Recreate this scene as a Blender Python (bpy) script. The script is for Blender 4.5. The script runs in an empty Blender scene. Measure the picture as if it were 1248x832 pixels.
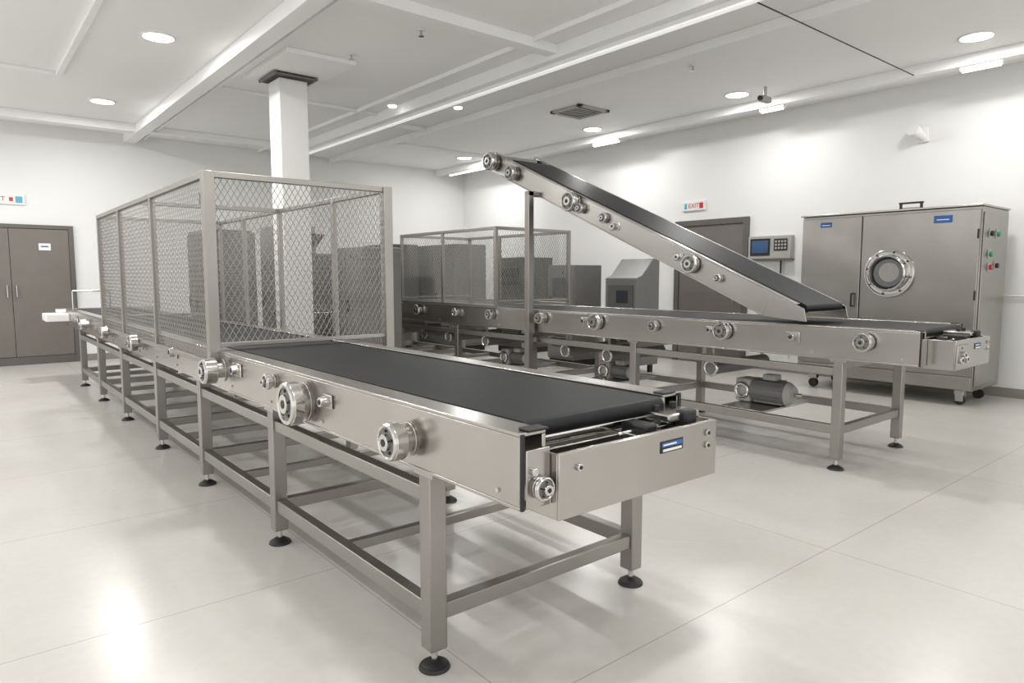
import bpy, bmesh, math, random
from mathutils import Vector, Matrix
random.seed(3)
SC=bpy.context.scene
COL=SC.collection

# ------------------------------------------------------------------ materials
def newmat(name):
    m=bpy.data.materials.new(name); m.use_nodes=True
    nt=m.node_tree; b=nt.nodes['Principled BSDF']
    return m,nt,b
def plain(name,col,rough=.5,metal=0.,var=.04,scale=6.,emit=None,estr=0,coat=0,spec=.5):
    m,nt,b=newmat(name)
    tc=nt.nodes.new('ShaderNodeTexCoord'); n=nt.nodes.new('ShaderNodeTexNoise')
    n.inputs['Scale'].default_value=scale; n.inputs['Detail'].default_value=3
    nt.links.new(tc.outputs['Object'],n.inputs['Vector'])
    r=nt.nodes.new('ShaderNodeValToRGB')
    r.color_ramp.elements[0].position=.3; r.color_ramp.elements[1].position=.7
    r.color_ramp.elements[0].color=[max(0,c*(1-var)) for c in col]+[1]
    r.color_ramp.elements[1].color=[min(1,c*(1+var)) for c in col]+[1]
    nt.links.new(n.outputs['Fac'],r.inputs['Fac'])
    nt.links.new(r.outputs['Color'],b.inputs['Base Color'])
    b.inputs['Roughness'].default_value=rough; b.inputs['Metallic'].default_value=metal
    b.inputs['Coat Weight'].default_value=coat; b.inputs['Specular IOR Level'].default_value=spec
    if emit:
        b.inputs['Emission Color'].default_value=(*emit,1); b.inputs['Emission Strength'].default_value=estr
    return m
def steel(name,col,rough,stretch=(2,2,60),rv=.015,cv=.06):
    m,nt,b=newmat(name)
    tc=nt.nodes.new('ShaderNodeTexCoord'); mp=nt.nodes.new('ShaderNodeMapping')
    mp.inputs['Scale'].default_value=stretch
    n=nt.nodes.new('ShaderNodeTexNoise'); n.inputs['Scale'].default_value=1; n.inputs['Detail'].default_value=2
    nt.links.new(tc.outputs['Object'],mp.inputs['Vector']); nt.links.new(mp.outputs[0],n.inputs['Vector'])
    n2=nt.nodes.new('ShaderNodeTexNoise'); n2.inputs['Scale'].default_value=2.5; n2.inputs['Detail'].default_value=3
    nt.links.new(tc.outputs['Object'],n2.inputs['Vector'])
    mr=nt.nodes.new('ShaderNodeMapRange')
    mr.inputs['To Min'].default_value=rough-rv; mr.inputs['To Max'].default_value=rough+rv
    nt.links.new(n.outputs['Fac'],mr.inputs['Value']); nt.links.new(mr.outputs[0],b.inputs['Roughness'])
    r=nt.nodes.new('ShaderNodeValToRGB')
    r.color_ramp.elements[0].position=.3; r.color_ramp.elements[1].position=.7
    r.color_ramp.elements[0].color=[c*(1-cv) for c in col]+[1]; r.color_ramp.elements[1].color=[c*(1+cv) for c in col]+[1]
    nt.links.new(n2.outputs['Fac'],r.inputs['Fac']); nt.links.new(r.outputs['Color'],b.inputs['Base Color'])
    b.inputs['Metallic'].default_value=1
    return m
M={}
M['steel']=steel('brushed_steel',(.46,.443,.415),.25)
M['tube']=steel('tube_steel',(.35,.335,.31),.40)
M['chrome']=steel('polished_steel',(.62,.61,.59),.15,cv=.03)
M['mesh']=steel('galvanised_wire',(.34,.33,.31),.45)
M['cab']=steel('cabinet_steel',(.37,.355,.33),.32)
M['doorm']=plain('door_paint',(.18,.163,.147),.45,.3)
M['frame']=plain('door_frame_paint',(.13,.12,.11),.45,.3)
M['belt']=plain('rubber_belt',(.012,.0125,.0145),.5,0,.12,25,spec=.22)
M['black']=plain('black_rubber',(.010,.010,.011),.5)
M['dark']=plain('dark_metal',(.040,.038,.036),.45,.6)
M['grey']=plain('grey_machine_paint',(.10,.097,.093),.5,.2)
M['mgrey']=plain('mid_grey_machine_paint',(.18,.176,.17),.5,.2)
M['lgrey']=plain('light_grey_paint',(.40,.39,.37),.5)
M['white']=plain('white_paint',(.80,.795,.78),.5,var=.01)
M['ceil']=plain('ceiling_paint',(.90,.90,.89),.7,var=.015,scale=.6)
M['beam']=plain('beam_paint',(.89,.89,.88),.5,var=.01)
M['wall']=plain('wall_paint',(.79,.79,.78),.45,var=.015,scale=.5)
M['base']=plain('baseboard_paint',(.25,.235,.215),.5)
M['blue']=plain('blue_label',(.02,.12,.40),.4)
M['red']=plain('red_plastic',(.55,.03,.03),.35)
M['green']=plain('green_plastic',(.03,.30,.11),.35)
M['cyan']=plain('cyan_print',(.1,.40,.55),.4)
M['screen']=plain('lcd_screen',(.02,.05,.12),.15,emit=(.08,.2,.4),estr=.15)
M['glass']=plain('dark_glass',(.05,.06,.07),.06,.3)
M['pglass']=plain('port_glass',(.16,.16,.16),.08,.6)
M['lamp']=plain('lamp_diffuser',(1,1,1),.5,emit=(1,.99,.97),estr=8)
M['tubelamp']=plain('tube_lamp_diffuser',(1,1,1),.5,emit=(1,.99,.97),estr=3)
M['strip']=plain('strip_lamp_diffuser',(.9,.9,.9),.5,emit=(1,.99,.97),estr=.35)

m,nt,b=newmat('polished_floor'); M['floor']=m
geo=nt.nodes.new('ShaderNodeNewGeometry')
n1=nt.nodes.new('ShaderNodeTexNoise'); n1.inputs['Scale'].default_value=.9; n1.inputs['Detail'].default_value=5; n1.inputs['Roughness'].default_value=.5
n2=nt.nodes.new('ShaderNodeTexNoise'); n2.inputs['Scale'].default_value=22; n2.inputs['Detail'].default_value=4
n3=nt.nodes.new('ShaderNodeTexNoise'); n3.inputs['Scale'].default_value=.7; n3.inputs['Detail'].default_value=1
for n in (n1,n2,n3): nt.links.new(geo.outputs['Position'],n.inputs['Vector'])
r1=nt.nodes.new('ShaderNodeValToRGB'); r1.color_ramp.elements[0].position=.3; r1.color_ramp.elements[1].position=.72
r1.color_ramp.elements[0].color=(.535,.515,.48,1); r1.color_ramp.elements[1].color=(.61,.59,.557,1)
nt.links.new(n1.outputs['Fac'],r1.inputs['Fac'])
mx=nt.nodes.new('ShaderNodeMix'); mx.data_type='RGBA'; mx.blend_type='MULTIPLY'; mx.inputs[0].default_value=.10
nt.links.new(r1.outputs['Color'],mx.inputs[6]); nt.links.new(n2.outputs['Fac'],mx.inputs[7])
sep=nt.nodes.new('ShaderNodeSeparateXYZ'); nt.links.new(geo.outputs['Position'],sep.inputs[0])
def joint(axis,period,off,w=.006):
    a=nt.nodes.new('ShaderNodeMath'); a.operation='ADD'; a.inputs[1].default_value=-off+100*period; nt.links.new(sep.outputs[axis],a.inputs[0])
    d=nt.nodes.new('ShaderNodeMath'); d.operation='MODULO'; d.inputs[1].default_value=period; nt.links.new(a.outputs[0],d.inputs[0])
    l=nt.nodes.new('ShaderNodeMath'); l.operation='LESS_THAN'; l.inputs[1].default_value=w; nt.links.new(d.outputs[0],l.inputs[0])
    return l
j1=joint(0,2.05,3.41); j2=joint(1,1.4,1.59)
mm=nt.nodes.new('ShaderNodeMath'); mm.operation='MAXIMUM'; nt.links.new(j1.outputs[0],mm.inputs[0]); nt.links.new(j2.outputs[0],mm.inputs[1])
ms=nt.nodes.new('ShaderNodeMath'); ms.operation='MULTIPLY'; ms.inputs[1].default_value=.5; nt.links.new(mm.outputs[0],ms.inputs[0])
mx2=nt.nodes.new('ShaderNodeMix'); mx2.data_type='RGBA'; nt.links.new(ms.outputs[0],mx2.inputs[0])
nt.links.new(mx.outputs[2],mx2.inputs[6]); mx2.inputs[7].default_value=(.22,.21,.19,1)
nt.links.new(mx2.outputs[2],b.inputs['Base Color'])
rr=nt.nodes.new('ShaderNodeMapRange'); rr.inputs['To Min'].default_value=.22; rr.inputs['To Max'].default_value=.30
nt.links.new(n3.outputs['Fac'],rr.inputs['Value']); nt.links.new(rr.outputs[0],b.inputs['Roughness'])
b.inputs['Specular IOR Level'].default_value=.7

# ------------------------------------------------------------------ builder
class Build:
    def __init__(s,name,single=False):
        s.name=name; s.parts={}; s.single=single
    def bm(s,part,mat,bev=.003,smooth=False):
        k=(part,mat)
        if k not in s.parts: s.parts[k]=[bmesh.new(),bev,smooth]
        return s.parts[k][0]
    def box(s,part,mat,x0,x1,y0,y1,z0,z1,bev=.003,M4=None):
        bm=s.bm(part,mat,bev)
        r=bmesh.ops.create_cube(bm,size=1)
        mt=Matrix.Translation(((x0+x1)/2,(y0+y1)/2,(z0+z1)/2))@Matrix.Diagonal((abs(x1-x0),abs(y1-y0),abs(z1-z0),1))
        if M4: mt=M4@mt
        bmesh.ops.transform(bm,matrix=mt,verts=r['verts'])
    def cyl(s,part,mat,p0,p1,r0,r1=None,seg=24,bev=.002):
        bm=s.bm(part,mat,bev)
        p0=Vector(p0);p1=Vector(p1);d=p1-p0
        r=bmesh.ops.create_cone(bm,cap_ends=True,segments=seg,radius1=r0,radius2=r0 if r1 is None else r1,depth=d.length)
        q=Vector((0,0,1)).rotation_difference(d.normalized()).to_matrix().to_4x4()
        bmesh.ops.transform(bm,matrix=Matrix.Translation((p0+p1)/2)@q,verts=r['verts'])
    def torus(s,part,mat,c,axis,R,r,seg=36,rs=10):
        bm=s.bm(part,mat,0)
        q=Vector((0,0,1)).rotation_difference(Vector(axis).normalized()).to_matrix().to_4x4()
        mt=Matrix.Translation(c)@q
        vs=[[bm.verts.new(mt@Vector(((R+r*math.cos(b*2*math.pi/rs))*math.cos(a*2*math.pi/seg),(R+r*math.cos(b*2*math.pi/rs))*math.sin(a*2*math.pi/seg),r*math.sin(b*2*math.pi/rs)))) for b in range(rs)] for a in range(seg)]
        for a in range(seg):
            for b in range(rs):
                bm.faces.new((vs[a][b],vs[(a+1)%seg][b],vs[(a+1)%seg][(b+1)%rs],vs[a][(b+1)%rs]))
    def prism(s,part,mat,pts,axis,a0,a1,bev=.003):
        bm=s.bm(part,mat,bev)
        def mk(p,a): 
            return {0:(a,p[0],p[1]),1:(p[0],a,p[1]),2:(p[0],p[1],a)}[axis]
        A=[bm.verts.new(mk(p,a0)) for p in pts]; B=[bm.verts.new(mk(p,a1)) for p in pts]
        bm.faces.new(A); bm.faces.new(B[::-1]); n=len(pts)
        for i in range(n): bm.faces.new((A[i],B[i],B[(i+1)%n],A[(i+1)%n]))
    def done(s,loc=(0,0,0)):
        if not s.single:
            e=bpy.data.objects.new(s.name,None); COL.objects.link(e); e.empty_display_size=.2
        obs=[]
        for (part,mat),(bm,bev,sm) in s.parts.items():
            bmesh.ops.recalc_face_normals(bm,faces=bm.faces[:])
            me=bpy.data.meshes.new(part); bm.to_mesh(me); bm.free()
            me.materials.append(M[mat])
            for p in me.polygons: p.use_smooth=True
            try: me.set_sharp_from_angle(angle=math.radians(35))
            except Exception: pass
            o=bpy.data.objects.new(s.name if s.single else part,me); COL.objects.link(o)
            if bev>0:
                md=o.modifiers.new('bevel','BEVEL'); md.width=bev; md.segments=2; md.limit_method='ANGLE'; md.angle_limit=math.radians(40)
            if not s.single: o.parent=e
            obs.append(o)
        return obs[0] if s.single else e

def single(name,mat,x0,x1,y0,y1,z0,z1,bev=0):
    b=Build(name,True); b.box('p',mat,x0,x1,y0,y1,z0,z1,bev); return b.done()

# ------------------------------------------------------------------ room
XW,YW,H=9.45,13.3,3.8
XM,YM=-5.,-5.
single('floor','floor',XM,XW+.2,YM,YW+.2,-.1,0)
single('ceiling','ceil',XM,XW+.2,YM,YW+.2,H,H+.1)
single('wall_right','wall',XW,XW+.2,YM,YW+.2,0,H)
single('wall_back','wall',XM,XW,YW,YW+.2,0,H)
b=Build('baseboard_right',True)
for y0,y1 in ((YM,5.8),(7.17,YW)): b.box('p','base',XW-.015,XW,y0,y1,0,.11,.003)
b.done()
b=Build('baseboard_back',True)
for x0,x1 in ((XM,-.12),(1.62,XW-.015)): b.box('p','base',x0,x1,YW-.015,YW,0,.11,.003)
b.done()
def beam(n,*a): single('trim_%d'%n,'beam',*a,bev=.006)
beam(1,2.40,2.58,YM,YW,3.66,H)
beam(2,2.70,2.74,YM,YW,3.74,H)
beam(3,5.00,5.28,YM,YW,3.66,H)
beam(4,4.66,4.70,YM,YW,3.75,H)
beam(5,6.10,6.16,YM,YW,3.70,H)
beam(6,2.58,5.00,5.35,5.50,3.70,H)
beam(7,XM,2.40,12.3,12.5,3.68,H)
beam(8,2.58,5.00,12.3,12.45,3.70,H)
beam(9,1.10,1.16,YM,9.85,3.75,H)
beam(10,XM,1.10,9.79,9.85,3.75,H)
beam(11,2.58,5.00,9.2,9.26,3.76,H)
beam(12,8.66,8.78,YM,YW,3.68,H)
beam(13,5.28,6.10,9.6,9.66,3.74,H)
beam(14,6.16,8.66,11.0,11.06,3.74,H)
b=Build('trim_15',True); b.cyl('p','dark',(5.3,3.3,3.692),(8.66,3.3,3.692),.006,seg=8,bev=0); b.done()
def linlight(x,y0,y1,z,energy,w=.03,mat='tubelamp'):
    b=Build('linear_ceiling_light'); 
    b.box('housing','beam',x-w-.008,x+w+.008,y0,y1,z-.005,z+.035)
    b.box('diffuser',mat,x-w,x+w,y0+.02,y1-.02,z-.02,z-.004)
    e=b.done()
    if energy:
        l=bpy.data.lights.new('lamp','AREA'); l.shape='RECTANGLE'; l.size=2*w; l.size_y=y1-y0-.04; l.energy=energy; l.color=(1,.99,.975)
        o=bpy.data.objects.new('lamp',l); COL.objects.link(o); o.location=(x,(y0+y1)/2,z-.026); o.parent=e
for y0,y1 in ((2.45,2.85),(4.9,5.25),(7.8,8.4),(11.4,12.8)): linlight(8.72,y0,y1,3.645,3,.022)
linlight(5.14,-4,12.6,3.625,0,.035,'strip')
def downlight(x,y,en):
    b=Build('recessed_downlight')
    b.torus('trim_ring','white',(x,y,H-.004),(0,0,1),.15,.013)
    b.cyl('lens','lamp',(x,y,H-.002),(x,y,H-.012),.14,seg=32,bev=0)
    e=b.done()
    l=bpy.data.lights.new('lamp','AREA'); l.shape='DISK'; l.size=.27; l.energy=en; l.color=(1,.99,.97)
    o=bpy.data.objects.new('lamp',l); COL.objects.link(o); o.location=(x,y,H-.02); o.parent=e
for x,y,en in ((1.76,7.74,46),(1.76,11.0,54),(1.76,4.5,32),(1.76,1.2,26),(1.76,-2.,30),(8.1,2.52,22),(8.19,5.28,22),(8.25,7.97,26),(8.2,11.5,34),(8.1,-.5,24),
          (4.9,2.9,28),(4.9,-.6,28),(-1.5,4.5,36),(-1.5,1.2,28),(-1.5,7.7,48),(-1.5,11,54)): downlight(x,y,en)
for x,y in ((4.85,8.5),(5.6,8.0)):
    b=Build('spot_fixture'); b.cyl('lens','lamp',(x,y,H-.06),(x,y,H-.075),.055,bev=0); b.cyl('body','white',(x,y,H),(x,y,H-.06),.07); e=b.done()
    l=bpy.data.lights.new('lamp','SPOT'); l.spot_size=2.4; l.spot_blend=.6; l.shadow_soft_size=.05; l.energy=90; l.color=(1,.99,.97)
    o=bpy.data.objects.new('lamp',l); COL.objects.link(o); o.location=(x,y,H-.14); o.parent=e
def vent(x,y,w=.5):
    b=Build('ceiling_air_vent')
    z=H-.02
    for a in (-1,1):
        b.box('frame','lgrey',x+a*w/2-.03,x+a*w/2+.03,y-w/2-.03,y+w/2+.03,z-.012,H)
        b.box('frame','lgrey',x-w/2-.03,x+w/2+.03,y+a*w/2-.03,y+a*w/2+.03,z-.012,H)
    b.box('duct','dark',x-w/2,x+w/2,y-w/2,y+w/2,H-.008,H,0)
    for i in range(7):
        yy=y-w/2+.035+i*(w-.07)/6
        b.box('louvre','lgrey',x-w/2,x+w/2,yy-.012,yy+.012,z-.006,z+.0,0)
    b.done()
vent(7.22,7.24,.55)
for x,y in ((8.15,4.85),):
    b=Build('security_camera'); b.cyl('mount','lgrey',(x,y,H),(x,y,H-.12),.02); b.box('body','lgrey',x-.10,x+.10,y-.04,y+.04,H-.19,H-.12,.01); b.cyl('lens','dark',(x-.10,y,H-.155),(x-.13,y,H-.155),.03); b.done()
for x,y in ((3.5,7.0),(6.7,4.9),(3.7,5.9)):
    b=Build('sprinkler_head'); b.cyl('stem','chrome',(x,y,H),(x,y,H-.06),.012); b.cyl('plate','chrome',(x,y,H-.06),(x,y,H-.065),.03); b.cyl('collar','white',(x,y,H),(x,y,H-.012),.04); b.done()
# column
b=Build('column'); b.box('shaft','white',3.08,3.42,8.0,8.34,0,3.70,.006)
b.box('collar_vent','dark',3.01,3.50,7.92,8.41,3.73,3.75,.002)
for i in range(8):
    yy=7.92+i*.068
    b.box('collar_slats','mgrey',3.01,3.50,yy,yy+.02,3.715,3.73,0)
for xx in (2.99,3.48): b.box('collar_slats','mgrey',xx,xx+.03,7.90,8.42,3.71,3.74,0)
b.box('capital','beam',2.86,3.66,7.2,8.6,3.75,H,.008)
b.done()

# doors
def handle(b,p0,p1,n,mat='chrome'):
    n=Vector(n)
    a=Vector(p0)+n*.05; c=Vector(p1)+n*.05
    b.cyl('handle',mat,a,c,.011); b.cyl('handle',mat,p0,a,.009); b.cyl('handle',mat,p1,c,.009)
b=Build('door_1')
y0,y1,zt=5.89,7.07,2.22
b.box('frame','frame',XW-.05,XW,y0-.09,y0,0,zt+.09); b.box('frame','frame',XW-.05,XW,y1,y1+.09,0,zt+.09); b.box('frame','frame',XW-.05,XW,y0,y1,zt,zt+.09)
b.box('leaf','doorm',XW-.03,XW,y0+.005,y1-.005,.01,zt-.005)
handle(b,(XW-.03,y0+.12,1.0),(XW-.03,y0+.12,1.2),(-1,0,0)); b.done()
b=Build('door_2')
x0,x1,zt=-.05,1.53,2.16
b.box('frame','frame',x0-.07,x0,YW-.06,YW,0,zt+.06); b.box('frame','frame',x1,x1+.07,YW-.06,YW,0,zt+.06); b.box('frame','frame',x0,x1,YW-.06,YW,zt,zt+.06)
b.box('frame','frame',x0,x1,YW-.06,YW,0,.12)
for a,c in ((x0+.004,.736),(.744,x1-.004)):
    b.box('leaf','doorm',a,c,YW-.045,YW,.13,zt-.005)
b.box('notice','white',1.12,1.28,YW-.05,YW-.045,1.82,1.93,0); b.box('notice_print','blue',1.15,1.25,YW-.053,YW-.049,1.87,1.89,0)
for xx in (.68,.80): handle(b,(xx,YW-.045,1.08),(xx,YW-.045,1.26),(0,-1,0))
b.done()

def text(parent_loc,txt,size,rot,mat,par,name='lettering'):
    cu=bpy.data.curves.new(name,'FONT'); cu.body=txt; cu.size=size; cu.extrude=.001; cu.align_x='CENTER'; cu.align_y='CENTER'
    cu.materials.append(M[mat]); o=bpy.data.objects.new(name,cu); COL.objects.link(o); o.location=parent_loc; o.rotation_euler=rot; o.parent=par
RW=(math.pi/2,0,-math.pi/2)
BW=(math.pi/2,0,0)
b=Build('exit_sign'); b.box('plate','white',XW-.03,XW,6.60,7.04,2.47,2.62); b.box('pictogram','cyan',XW-.033,XW-.03,6.94,6.99,2.5,2.59,0)
b.box('pictogram','red',XW-.033,XW-.03,6.63,6.70,2.5,2.59,0); e=b.done()
text((XW-.032,6.81,2.545),'EXIT',.10,RW,'red',e)
b=Build('exit_sign'); b.box('plate','white',.50,.98,YW-.03,YW,2.52,2.68); b.box('pictogram','cyan',.86,.95,YW-.033,YW-.03,2.55,2.65,0)
b.box('pictogram','red',.78,.83,YW-.033,YW-.03,2.57,2.63,0); e=b.done()
text((.63,YW-.032,2.6),'EXIT',.10,BW,'red',e)
b=Build('wall_control_panel')
b.box('housing','lgrey',XW-.1,XW,5.08,5.76,1.66,2.0,.01)
b.box('screen_bezel','dark',XW-.108,XW-.1,5.40,5.72,1.71,1.96); b.box('screen','screen',XW-.111,XW-.107,5.43,5.69,1.75,1.93,0)
b.box('keypad','dark',XW-.108,XW-.1,5.13,5.34,1.78,1.95)
for i in range(4):
    for j in range(3): b.box('keys','lgrey',XW-.113,XW-.107,5.145+i*.048,5.175+i*.048,1.80+j*.048,1.83+j*.048,0)
b.box('lip','frame',XW-.12,XW,5.07,5.77,1.64,1.66)
b.cyl('cable','black',(XW-.05,5.25,1.64),(XW-.05,5.25,1.3),.012); b.box('cable_box','dark',XW-.06,XW,5.2,5.3,1.2,1.3)
b.done()
b=Build('wall_light'); b.box('bracket','white',XW-.04,XW,3.38,3.5,3.06,3.24,.01); b.cyl('head','white',(XW-.03,3.44,3.12),(XW-.2,3.5,3.2),.05,.075); b.done()
b=Build('wall_conduit'); b.cyl('pipe','white',(XW-.03,-3,1.18),(XW-.03,5.1,1.18),.012)
b.cyl('pipe','white',(XW-.03,5.1,1.18),(XW-.03,5.1,.2),.012); b.done()

# ------------------------------------------------------------------ conveyors
def leveling_foot(b,x,y):
    b.cyl('feet','black',(x,y,0),(x,y,.014),.058,.052); b.cyl('feet','black',(x,y,.014),(x,y,.03),.05,.026)
    b.cyl('foot_stem','chrome',(x,y,.03),(x,y,.09),.012)
def knob(b,x,y,z,r,l,ax=(-1,0,0)):
    """roller hub: sits on a plate at (x,y,z), sticks out along ax"""
    A=Vector(ax); C=Vector((x,y,z)); U=Vector((0,0,1)); V=A.cross(U)
    def P(d,u=0,v=0): return C+A*d+U*u+V*v
    b.cyl('hub_flange','steel',P(0),P(.008),r*.9)
    b.cyl('hub_neck','steel',P(.006),P(l*.5),r*.62)
    b.cyl('hub_wheel','chrome',P(l*.38),P(l-.004),r,bev=.006,seg=36)
    b.torus('hub_rim','chrome',P(l-.004),A,r*.86,r*.12)
    b.cyl('hub_core','mgrey',P(l-.004),P(l-.001),r*.76)
    b.cyl('hub_cap','chrome',P(l-.001),P(l+.014),r*.44)
    b.cyl('hub_bore','dark',P(l+.014),P(l+.016),r*.2)
    for i in range(5):
        a=i*2*math.pi/5+.3; b.cyl('hub_bolts','dark',P(l-.001,r*.6*math.sin(a),r*.6*math.cos(a)),P(l+.006,r*.6*math.sin(a),r*.6*math.cos(a)),r*.08,seg=6,bev=0)
def plummer(b,x,y,z,r):
    b.box('bearing_plate','steel',x-.012,x,y-r*1.6,y+r*1.6,z-r*1.1,z+r*1.1,.006)
    b.cyl('bearing','chrome',(x-.01,y,z),(x-.045,y,z),r*.85,r*.75)
    b.cyl('bearing_bore','dark',(x-.045,y,z),(x-.048,y,z),r*.4)
    for s in (-1,1): b.cyl('bolts','chrome',(x-.012,y+s*r*1.3,z),(x-.022,y+s*r*1.3,z),.009,seg=6,bev=0)

def beltloop(b,x0,x1,y0,y1,zt,r=.05):
    n=10; pts=[]
    for i in range(n+1):
        a=math.pi/2+math.pi*i/n; pts.append((y0+r+r*math.cos(a),zt-r+r*math.sin(a)))
    for i in range(n+1):
        a=-math.pi/2+math.pi*i/n; pts.append((y1-r+r*math.cos(a),zt-r+r*math.sin(a)))
    b.prism('belt','belt',pts,0,x0,x1,.002)

def conveyor(name,xl,xr,y0l,y0r,y1,zlo,zhi,legsY,lxr,box,bx,hubs,lowz=.18,beltx=None,belty=None):
    b=Build(name)
    W=.07
    for x,s,ya in ((xl,1,y0l),(xr,-1,y0r)):
        a,c=sorted((x,x+s*.012)); b.box('side_plate','steel',a,c,ya,y1,zlo,zhi)
        a,c=sorted((x,x+s*.10)); b.box('side_plate','steel',a,c,ya,y1,zhi,zhi+.012)
        a,c=sorted((x,x+s*.06)); b.box('side_plate','steel',a,c,ya,y1,zlo-.012,zlo)
        a,c=sorted((x+s*.085,x+s*.1)); b.box('side_plate','steel',a,c,ya,y1,zhi-.06,zhi)
        a,c=sorted((x+s*.03,x+s*.105)); b.box('end_cap','black',a,c,ya-.008,ya+.045,zhi+.012,zhi+.020,.004)
        a,c=sorted((x-s*.002,x+s*.012)); b.box('end_cap','dark',a,c,ya-.01,ya,zlo-.01,zhi+.01)
        a,c=sorted((x+s*.02,x+s*.112)); b.box('end_plate','steel',a,c,ya-.006,ya,zlo-.01,zhi-.04)
    bl,br=beltx
    beltloop(b,bl,br,belty,y1-.05,zhi+.010,.03)
    b.cyl('nose_roller','chrome',(xl+.02,belty+.05,zhi-.06),(xr-.02,belty+.05,zhi-.06),.028)
    b.box('bed','lgrey',xl+.02,xr-.02,belty+.2,y1-.2,zhi-.17,zhi-.125)
    b.box('bed','steel',xl+.10,xr-.10,belty+.12,y1-.2,zhi-.075,zhi-.058)
    y=y0l+.4
    while y<y1-.2:
        b.box('cross_member','tube',xl+.012,xr-.012,y,y+.05,zlo+.0,zlo+.05); y+=.8
    LX=[(xl+.045),lxr]
    for y in legsY:
        for x in LX:
            b.box('leg','tube',x-W/2,x+W/2,y-W/2,y+W/2,.075,zlo+(.03 if x+W/2<=xr+.001 else -.012),.005)
            leveling_foot(b,x,y)
        b.box('lower_cross_bar','tube',LX[0]+W/2,LX[1]-W/2,y-.025,y+.025,lowz,lowz+.06,.004)
        b.box('upper_cross_bar','tube',LX[0]+W/2,LX[1]-W/2,y-.025,y+.025,zlo-.08,zlo-.014,.004)
        b.box('gusset','steel',LX[0]-W/2-.006,LX[0]-W/2,y-.06,y+.06,zlo-.03,zlo+.02)
    for i in range(len(legsY)-1):
        ya,yb=legsY[i]+W/2,legsY[i+1]-W/2
        for x in LX:
            b.box('lower_side_rail','tube',x-.025,x+.025,ya,yb,lowz,lowz+.065,.004)
            b.box('upper_side_rail','tube',x-.025,x+.025,ya,yb,zlo-.13,zlo-.075,.004)
        ym=(ya+yb)/2
        b.box('lower_cross_bar','tube',LX[0]+.025,LX[1]-.025,ym-.02,ym+.02,lowz+.005,lowz+.05,.004)
    X0,X1,Y0,Y1,Z0,Z1=box
    t=.008
    b.box('tail_box','steel',X0,X1,Y0,Y0+t,Z0,Z1); b.box('tail_box','steel',X0,X0+t,Y0+t,Y1,Z0,Z1); b.box('tail_box','steel',X1-t,X1,Y0+t,Y1+.1,Z0,Z1)
    b.box('tail_box','steel',X0+t,X1-t,Y0+t,Y1+.1,Z0,Z0+t)
    b.box('tail_box','steel',X0,X1,Y0+t,Y0+.02,Z1-t,Z1)
    b.box('tail_divider','steel',X0+t,X0+.38,Y0+.10,Y0+.106,Z0+.02,Z1-.01)
    b.box('tail_divider','steel',X0+.38,X0+.388,Y0+t,Y1+.05,Z0+.02,Z1-.005)
    b.cyl('tail_roller','chrome',(X0+.4,Y0+.075,Z1-.05),(X1-.02,Y0+.075,Z1-.05),.026)
    b.box('tensioner','black',X1-.34,X1-.27,Y0+.05,Y0+.16,Z1-.03,Z1+.015,.01)
    b.cyl('tension_bolt','chrome',(X1-.42,Y0+.10,Z1-.015),(X1-.1,Y0+.10,Z1-.015),.010)
    b.box('bracket','steel',X1-.20,X1-.02,Y0+.06,Y0+.24,Z1+.0,Z1+.03,.006)
    b.box('tensioner','black',X1-.13,X1-.06,Y0+.04,Y0+.09,Z1-.02,Z1+.04,.01)
    for dx in (-.16,-.06):
        b.cyl('bolts','black',(X1+dx,Y0+.15,Z1+.03),(X1+dx,Y0+.15,Z1+.05),.014)
    b.box('badge','dark',X1-.32,X1-.20,Y0-.003,Y0,Z1-.075,Z1-.035,.001)
    b.box('badge_print','blue',X1-.315,X1-.205,Y0-.004,Y0-.003,Z1-.055,Z1-.04,0)
    b.box('badge_text','white',X1-.31,X1-.21,Y0-.005,Y0-.003,Z1-.070,Z1-.062,0); b.box('badge_text','white',X1-.31,X1-.24,Y0-.006,Y0-.004,Z1-.050,Z1-.045,0)
    b.cyl('lock','chrome',(X0+.08,Y0,Z1-.05),(X0+.08,Y0-.012,Z1-.05),.012); b.cyl('lock_core','dark',(X0+.08,Y0-.012,Z1-.05),(X0+.08,Y0-.014,Z1-.05),.006)
    for dz in (-.04,-.085):
        b.cyl('lock','chrome',(X1-.06,Y0,Z1+dz),(X1-.06,Y0-.01,Z1+dz),.012); b.cyl('lock_core','dark',(X1-.06,Y0-.01,Z1+dz),(X1-.06,Y0-.012,Z1+dz),.007)
    if bx: 
        knob(b,xl+.07,y0l-.006,Z0+.105,.036,.03,(0,-1,0))
        b.cyl('lock','chrome',(xl+.045,y0l-.006,Z0+.155),(xl+.045,y0l-.02,Z0+.155),.012)
    else:
        b.box('gear_cover','steel',X0+.0,X0+.2,Y0-.012,Y0,Z0+.01,Z1-.03); 
        for i in range(3): b.cyl('gear','chrome',(X0+.05+.05*i,Y0-.012,Z0+.07+.03*(i%2)),(X0+.05+.05*i,Y0-.03,Z0+.07+.03*(i%2)),.024); b.cyl('gear_bore','dark',(X0+.05+.05*i,Y0-.03,Z0+.07+.03*(i%2)),(X0+.05+.05*i,Y0-.032,Z0+.07+.03*(i%2)),.01)
    for h in hubs:
        kind,y,z,r,l=h
        if kind=='k': knob(b,xl,y,z,r,l)
        else: plummer(b,xl,y,z,r)
    y=y0l+.1
    while y<y1-.1:
        b.cyl('bolts','chrome',(xl,y,zlo+.03),(xl-.006,y,zlo+.03),.008,seg=6,bev=0); y+=.62
    return b
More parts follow.
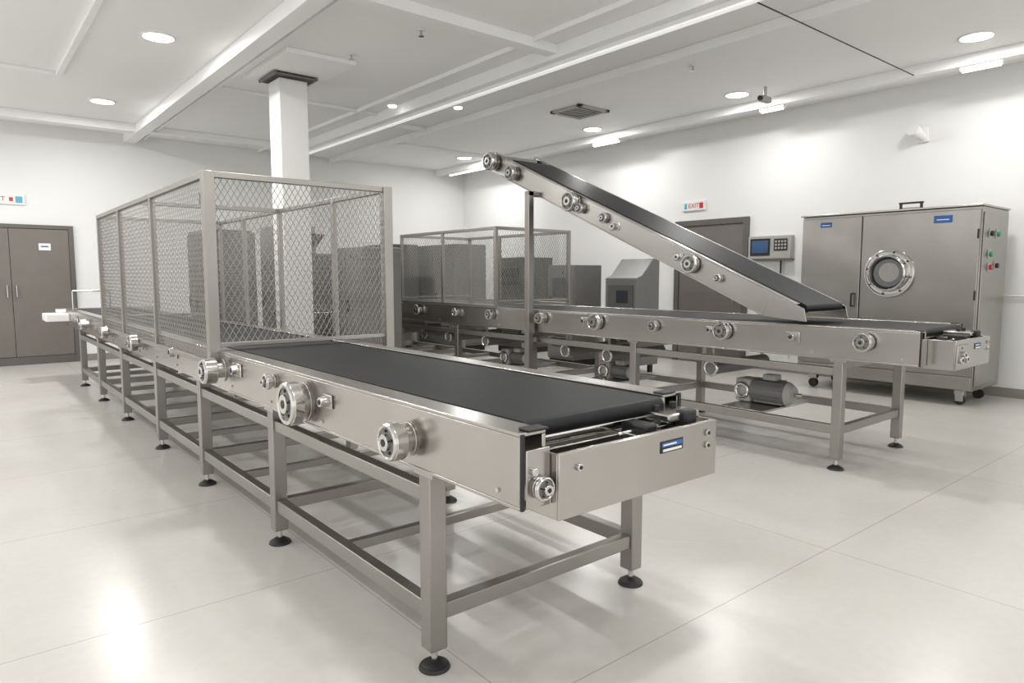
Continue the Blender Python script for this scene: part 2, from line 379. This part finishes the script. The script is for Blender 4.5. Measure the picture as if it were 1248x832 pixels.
hA=[('k',2.06,.83,.068,.09),('k',2.98,.83,.10,.09),('p',2.72,.87,.028,0),('k',3.36,.88,.04,.05),('k',4.18,.85,.075,.12),('p',3.9,.88,.035,0),('p',5.3,.86,.04,0),('k',6.4,.85,.07,.1),('k',7.8,.85,.06,.1),('k',9.2,.85,.06,.1),('p',10.2,.86,.04,0)]
b=conveyor('belt_conveyor',1.22,2.15,1.45,1.60,11.3,.74,.945,[1.98,3.47,4.79,6.05,7.48,8.83,10.2],2.33,(1.335,2.12,1.41,1.57,.685,.885),True,hA,beltx=(1.34,2.01),belty=1.56)
b.box('far_box','white',.95,1.22,10.9,11.4,.80,.90,.01); b.cyl('far_roller','chrome',(1.1,11.35,.9),(2.4,11.35,.9),.06)
b.cyl('far_handle','chrome',(1.3,11.2,.95),(1.3,11.2,1.2),.012);b.cyl('far_handle','chrome',(1.3,11.2,1.2),(1.75,11.2,1.2),.012);b.cyl('far_handle','chrome',(1.75,11.2,.95),(1.75,11.2,1.2),.012)
b.done()

hB=[('k',2.07,.95,.065,.08),('k',3.19,.96,.075,.07),('p',3.32,.96,.03,0),('k',3.9,.96,.05,.06),('k',4.61,.96,.08,.07),('p',4.78,.96,.035,.07),('k',5.40,.96,.06,.08),('p',2.6,.95,.035,0),('k',6.3,.96,.06,.06),('k',7.0,.96,.05,.06),('k',7.9,.96,.07,.06),('k',9.0,.96,.06,.06)]
b=conveyor('belt_conveyor',4.87,6.01,1.73,1.85,11.6,.82,1.03,[2.26,4.17,5.62,7.05,8.45,9.85,11.2],5.965,(4.99,5.66,1.56,1.75,.79,.985),False,hB,lowz=.26,beltx=(4.98,5.85),belty=1.80)
def motor(b,x,y,z,r=.085,l=.28):
    b.cyl('motor_stator','mgrey',(x,y-l/2,z),(x,y+l/2,z),r)
    for i in range(10):
        a=i*math.pi/5; b.box('motor_fins','mgrey',-.004,.004,-l/2+.02,l/2-.02,r-.005,r+.012,0,M4=Matrix.Translation((x,y,z))@Matrix.Rotation(a,4,'Y'))
    b.cyl('motor_end_bell','lgrey',(x,y-l/2-.05,z),(x,y-l/2,z),r*.7,r); b.cyl('motor_shaft','chrome',(x,y-l/2-.12,z),(x,y-l/2-.04,z),.018)
    b.box('gearbox','lgrey',x-.09,x+.09,y+l/2,y+l/2+.14,z-.1,z+.1,.02); b.torus('output_flange','chrome',(x-.1,y+l/2+.07,z),(1,0,0),.055,.018)
    b.box('motor_terminal_box','lgrey',x-.05,x+.05,y-.06,y+.06,z+r,z+r+.05,.008)
    b.box('motor_mount_plate','steel',x-.36,x+.42,y-.12,y+.26,z-r-.022,z-r-.003,.004)
motor(b,5.3,3.0,.432,.10,.30); motor(b,5.3,6.3,.417,.07,.24); motor(b,5.35,4.7,.417,.07,.22)
for i,y in enumerate((3.4,4.6,5.2,6.6,7.4,8.0,8.9,9.4)):
    b.cyl('return_drum','mgrey',(5.0,y,.62),(5.85,y,.62),.06); b.torus('sprocket','chrome',(5.0,y,.62),(1,0,0),.06,.014)
    b.cyl('drum_hanger','tube',(5.03,y,.62),(5.03,y,.83),.015); b.cyl('drum_hanger','tube',(5.82,y,.62),(5.82,y,.83),.015)
b.done()

# ------------------------------------------------------------------ inclined conveyor
ang=math.atan2(1.55,3.54)
Mi=Matrix.Translation((0,2.60,.995))@Matrix.Rotation(ang,4,'X')
L=4.1
b=Build('inclined_belt_conveyor')
xl,xr=4.87,5.55
def lb(*a,**k): b.box(*a,M4=Mi,**k)
for x,s in ((xl,1),(xr,-1)):
    a,c=sorted((x,x+s*.012)); lb('side_plate','steel',a,c,.28,L,.0,.185)
    a,c=sorted((x,x+s*.055)); lb('side_plate','steel',a,c,.06,L,.185,.197); lb('side_plate','steel',a,c,.28,L,-.012,0)
for i in range(6): lb('cross_member','tube',xl+.012,xr-.012,.5+i*.65,.55+i*.65,.02,.07)
lb('bed','dark',xl+.07,xr-.07,.2,L-.3,.13,.15)
bm=b.bm('belt','belt',.002)
r=.03; pts=[]; n=10; yA,yB,zt=.0,L-.3,.203
for i in range(n+1):
    a=math.pi/2+math.pi*i/n; pts.append((yA+r+r*math.cos(a),zt-r+r*math.sin(a)))
for i in range(n+1):
    a=-math.pi/2+math.pi*i/n; pts.append((yB-r+r*math.cos(a),zt-r+r*math.sin(a)))
A=[bm.verts.new(Mi@Vector((xl+.058,p[0],p[1]))) for p in pts]; B=[bm.verts.new(Mi@Vector((xr-.058,p[0],p[1]))) for p in pts]
bm.faces.new(A); bm.faces.new(B[::-1])
for i in range(len(pts)): bm.faces.new((A[i],B[i],B[(i+1)%len(pts)],A[(i+1)%len(pts)]))
bm=b.bm('toe_plate','steel',.002)
for x in (xl,xr-.012):
    P=[(-.06,.105),(.28,-.012),(.28,.185),(-.0,.185)]
    A=[bm.verts.new(Mi@Vector((x,p[0],p[1]))) for p in P]; B=[bm.verts.new(Mi@Vector((x+.012,p[0],p[1]))) for p in P]
    bm.faces.new(A); bm.faces.new(B[::-1])
    for i in range(4): bm.faces.new((A[i],B[i],B[(i+1)%4],A[(i+1)%4]))
def W(x,y,z): return tuple(Mi@Vector((x,y,z)))
def ik(y,z,r,l):
    p=Mi@Vector((xl,y,z)); knob(b,p.x,p.y,p.z,r,l)
ik(2.62,.11,.10,.09); ik(2.48,.09,.05,.06); ik(2.15,.11,.05,.05); ik(1.05,.10,.08,.06); ik(.75,.10,.035,.05); ik(3.62,.09,.08,.09); ik(4.02,.10,.10,.1)
p=W(xl,2.0,.08); plummer(b,*p,.035); p=W(xl,1.2,.10); plummer(b,*p,.03)
b.cyl('head_roller','chrome',W(xl+.01,L-.06,.12),W(xr-.01,L-.06,.12),.06)
x=4.80; zt=2.30
b.box('support_post','tube',x-.035,x+.035,5.52,5.59,.075,zt,.004); leveling_foot(b,x,5.555)
b.box('support_head','tube',4.765,5.55,5.52,5.59,zt-.05,zt,.004)
b.done()

# ------------------------------------------------------------------ wire mesh guards
def meshpanel(bm,o,u,v,wu,wv,su=.038,sv=.064,r=.0014):
    o=Vector(o);u=Vector(u);v=Vector(v);nrm=u.cross(v)
    k=sv/su
    for sgn in (1,-1):
        cmin=-wv/k if sgn>0 else 0
        cmax=wu if sgn>0 else wu+wv/k
        c=cmin+su*.5
        while c<cmax:
            if sgn>0: a0,a1=max(0,c),min(wu,c+wv/k)
            else: a0,a1=max(0,c-wv/k),min(wu,c)
            if a1-a0>.004:
                b0=sgn*k*(a0-c); b1=sgn*k*(a1-c)
                p0=o+u*a0+v*b0+nrm*(.0012*sgn); p1=o+u*a1+v*b1+nrm*(.0012*sgn)
                d=(p1-p0).normalized(); s1=d.cross(nrm).normalized()*r*1.5; s2=nrm*r
                A=[bm.verts.new(p0+q) for q in (s1,s2,-s1,-s2)]; B=[bm.verts.new(p1+q) for q in (s1,s2,-s1,-s2)]
                for i in range(4): bm.faces.new((A[i],B[i],B[(i+1)%4],A[(i+1)%4]))
            c+=su
def guard(name,x0,x1,y0,y1,z0,z1,ysL,ysR,zface,pw=.04,cw=.06,su=.038,sv=.064):
    b=Build(name)
    def post(x,y,w,zb=z0): b.box('post','tube',x-w/2,x+w/2,y-w/2,y+w/2,zb,z1,.003)
    for x in (x0,x1):
        post(x,y0,cw); post(x,y1,pw)
        b.box('rail','tube',x-.018,x+.018,y0,y1,z1-.036,z1,.003); b.box('rail','tube',x-.018,x+.018,y0,y1,z0,z0+.03,.003)
    for y in ysL: post(x0,y,pw)
    for y in ysR: post(x1,y,pw)
    for y in (y0,y1):
        b.box('rail','tube',x0,x1,y-.018,y+.018,z1-.036,z1,.003); b.box('rail','tube',x0,x1,y-.015,y+.015,zface,zface+.025,.003)
    bm=b.bm('wire_mesh','mesh',0)
    for x in (x0,x1): meshpanel(bm,(x,y0,z0),(0,1,0),(0,0,1),y1-y0,z1-z0-.02,su,sv)
    for y in (y0,y1): meshpanel(bm,(x0,y,zface),(1,0,0),(0,0,1),x1-x0,z1-zface-.02,su,sv)
    return b
b=guard('mesh_safety_guard',1.205,2.39,4.30,8.11,.86,2.02,[5.74,7.02],[5.15,6.3,7.3],.975,cw=.065)
b.box('rail','tube',1.205,2.39,6.28,6.32,1.985,2.02,.003)
b.box('sensor','black',1.70,1.76,6.27,6.33,2.02,2.12,.008)
for y in (4.30,5.15,6.3,7.3,8.11): b.box('outrigger','tube',2.152,2.40,y-.02,y+.02,.82,.86,.003)
b.done()
b=guard('mesh_safety_guard',4.86,6.02,6.21,8.32,1.045,1.975,[7.3],[6.9,7.6],1.10,.035,.04)
b.done()

# ------------------------------------------------------------------ big process cabinet
b=Build('industrial_washer_cabinet')
X0,X1,Y0,Y1,Z0,Z1=8.36,9.25,2.45,4.40,.17,2.14
b.box('body','cab',X0+.03,X1,Y0,Y1,Z0,Z1,.008)
b.box('door_panel','cab',X0,X0+.03,Y0+.01,3.655,Z0+.16,Z1-.03,.006)
b.box('door_panel','cab',X0,X0+.03,3.665,Y1-.01,Z0+.16,Z1-.03,.006)
b.box('door_panel','cab',X0,X0+.03,Y0+.01,Y1-.01,Z0+.01,Z0+.15,.006)
b.box('top_cap','steel',X0-.015,X1+.0,Y0-.015,Y1+.015,Z1,Z1+.02,.004)
pc=(3.33,1.44)
b.cyl('porthole_flange','chrome',(X0,*pc),(X0-.03,*pc),.275,seg=48)
b.torus('porthole_rim','chrome',(X0-.03,*pc),(1,0,0),.26,.014,48)
bm=b.bm('porthole_barrel','chrome',.002)
prof=[(-.028,.215),(-.10,.205),(-.108,.185),(-.045,.17)]
N=48; rings=[[bm.verts.new((X0+d,pc[0]+r*math.cos(2*math.pi*i/N),pc[1]+r*math.sin(2*math.pi*i/N))) for i in range(N)] for d,r in prof]
for k in range(3):
    for i in range(N): bm.faces.new((rings[k][i],rings[k][(i+1)%N],rings[k+1][(i+1)%N],rings[k+1][i]))
b.cyl('porthole_glass','pglass',(X0-.03,*pc),(X0-.045,*pc),.172,seg=48)
b.torus('porthole_seal','black',(X0-.047,*pc),(1,0,0),.166,.007,48)
b.cyl('porthole_inner','lgrey',(X0-.045,pc[0]-.01,pc[1]+.01),(X0-.047,pc[0]-.01,pc[1]+.01),.11,seg=32)
for i in range(8):
    a=i*math.pi/4+.2; b.cyl('porthole_bolts','dark',(X0-.03,pc[0]+.237*math.cos(a),pc[1]+.237*math.sin(a)),(X0-.045,pc[0]+.237*math.cos(a),pc[1]+.237*math.sin(a)),.010,seg=6)
handle(b,(X0,3.73,1.05),(X0,3.73,1.2),(-1,0,0),'black')
for i in range(3):
    for yy in (Y0+.02,): b.cyl('hinge','dark',(X0-.006,yy,.5+i*.65),(X0-.006,yy,.6+i*.65),.010)
b.box('label','blue',X0-.004,X0,2.72,2.90,1.98,2.06,.001); b.box('label','blue',X0-.004,X0,4.02,4.16,2.0,2.06,.001)
b.box('label_text','white',X0-.006,X0-.004,2.75,2.87,2.01,2.02,0); b.box('label_text','white',X0-.006,X0-.004,4.04,4.14,2.02,2.03,0)
b.box('side_panel','cab',X0+.06,X1-.04,Y0-.012,Y0,Z0+.05,Z1-.06,.005)
for x,z,mt in ((8.62,1.86,'dark'),(8.84,1.86,'green'),(8.62,1.64,'green'),(8.64,1.50,'red'),(8.84,1.52,'dark')):
    b.box('switch_plate','lgrey',x-.05,x+.05,Y0-.018,Y0-.012,z-.05,z+.05,.002); b.cyl('push_button',mt,(x,Y0-.018,z),(x,Y0-.045,z),.028)
for yy in (Y0+.14,Y1-.16):
    for xx in (X0+.14,X1-.14):
        b.box('caster_fork','steel',xx-.035,xx+.035,yy-.05,yy+.05,.11,Z0,.004); b.cyl('caster_wheel','dark',(xx-.025,yy,.055),(xx+.025,yy,.055),.055)
for s in (-1,1):
    b.box('caster_fork','steel',X0+.14+s*.036-.003,X0+.14+s*.036+.003,Y0+.10,Y0+.18,.04,.16,.001)
for yy in (3.14,3.36): b.box('top_handle','dark',X0+.28,X0+.31,yy-.012,yy+.012,Z1+.02,Z1+.11,.003)
b.box('top_handle','dark',X0+.28,X0+.31,3.12,3.38,Z1+.10,Z1+.12,.003); b.box('top_handle','lgrey',X0+.26,X0+.33,3.17,3.33,Z1+.02,Z1+.06,.003)
b.done()

# ------------------------------------------------------------------ background machines
def ecab(x0,x1,y0,y1,h,mat='grey',win=False):
    b=Build('control_cabinet')
    b.box('plinth','dark',x0+.02,x1-.02,y0+.02,y1-.02,0,.1); b.box('body',mat,x0,x1,y0,y1,.1,h,.008)
    n=2 if (y1-y0)>.8 else 1
    for i in range(n):
        a=y0+(y1-y0)*i/n+.015; c=y0+(y1-y0)*(i+1)/n-.015
        b.box('door',mat,x0-.015,x0,a,c,.14,h-.05,.004); b.box('handle','black',x0-.035,x0-.015,c-.08,c-.05,.95,1.1,.004)
        for k in range(5): b.box('louvre','dark',x0-.018,x0-.014,a+.1,c-.1,.3+k*.04,.315+k*.04,0)
    b.box('front_panel',mat,x0+.02,x1-.02,y0-.012,y0,.14,h-.05,.004)
    if win: b.box('display','glass',x0-.02,x0-.015,y0+.12,y1-.12,h-.5,h-.2,.003)
    for k in range(3): b.cyl('indicator',('green','red','dark')[k],(x0-.015,y0+.1+.07*k,h-.12),(x0-.03,y0+.1+.07*k,h-.12),.014)
    b.done()
ecab(2.75,3.35,9.9,10.9,2.05); ecab(2.5,3.0,8.75,9.6,1.95); ecab(3.75,4.3,9.9,10.7,2.15,'mgrey')
ecab(3.85,4.40,7.55,8.40,1.76,'mgrey')
ecab(6.3,6.9,11.2,12.2,2.0)
ecab(7.2,7.9,10.4,11.8,2.0,'mgrey'); ecab(8.0,8.7,9.4,10.2,1.75,'grey',True)
ecab(7.4,8.0,7.5,8.1,1.58,'mgrey',True)
b=Build('operator_console')
b.prism('body','mgrey',[(7.5,.12),(8.0,.12),(8.0,1.66),(7.85,1.66),(7.62,1.42),(7.5,1.38)],1,6.35,6.95,.008)
b.box('front_panel','grey',7.485,7.5,6.41,6.89,.3,1.28,.004)
b.box('display','glass',7.48,7.487,6.5,6.72,1.02,1.2,.002)
for k in range(4): b.box('vent','dark',7.48,7.487,6.45,6.85,.4+k*.06,.43+k*.06,0)
for yy in (6.43,6.88):
    for xx in (7.58,7.92): b.cyl('feet','dark',(xx,yy,0),(xx,yy,.12),.04)
b.done()
b=Build('filling_machine')
x0,x1,y0,y1=3.5,4.3,8.75,9.65
for xx in (x0+.05,x1-.05):
    for yy in (y0+.05,y1-.05): b.box('leg','tube',xx-.03,xx+.03,yy-.03,yy+.03,.0,.85,.003)
b.box('table','steel',x0,x1,y0,y1,.85,.92,.005); b.box('housing','grey',x0+.1,x1-.1,y0+.1,y1-.1,.35,.85,.01)
b.box('tower','grey',x0+.1,x1-.05,y0+.3,y1-.1,.92,1.72,.01)
b.cyl('hopper','steel',(x0+.35,y0+.4,1.75),(x0+.35,y0+.4,1.98),.08,.24); b.cyl('hopper_neck','steel',(x0+.35,y0+.4,1.6),(x0+.35,y0+.4,1.75),.08)
b.cyl('arm','dark',(x0+.1,y0+.1,.92),(x0+.2,y0+.25,1.75),.04); b.cyl('arm','dark',(x0+.2,y0+.25,1.75),(x0-.05,y0+.2,2.0),.03)
b.cyl('motor','dark',(x0+.5,y0-.05,.6),(x0+.5,y0+.15,.6),.12)
b.done()

# ------------------------------------------------------------------ world / camera
w=bpy.data.worlds.new('World'); SC.world=w; w.use_nodes=True
w.node_tree.nodes['Background'].inputs[0].default_value=(1,.995,.985,1); w.node_tree.nodes['Background'].inputs[1].default_value=1.1
cam=bpy.data.cameras.new('Camera'); co=bpy.data.objects.new('Camera',cam); COL.objects.link(co)
co.location=(0,0,1.4); co.rotation_euler=(math.pi/2-math.atan(79/830),0,-math.radians(39.4))
cam.sensor_width=36; cam.lens=830/1248*36; cam.clip_start=.05
SC.camera=co
SC.view_settings.view_transform='Standard'
SC.view_settings.exposure=.30
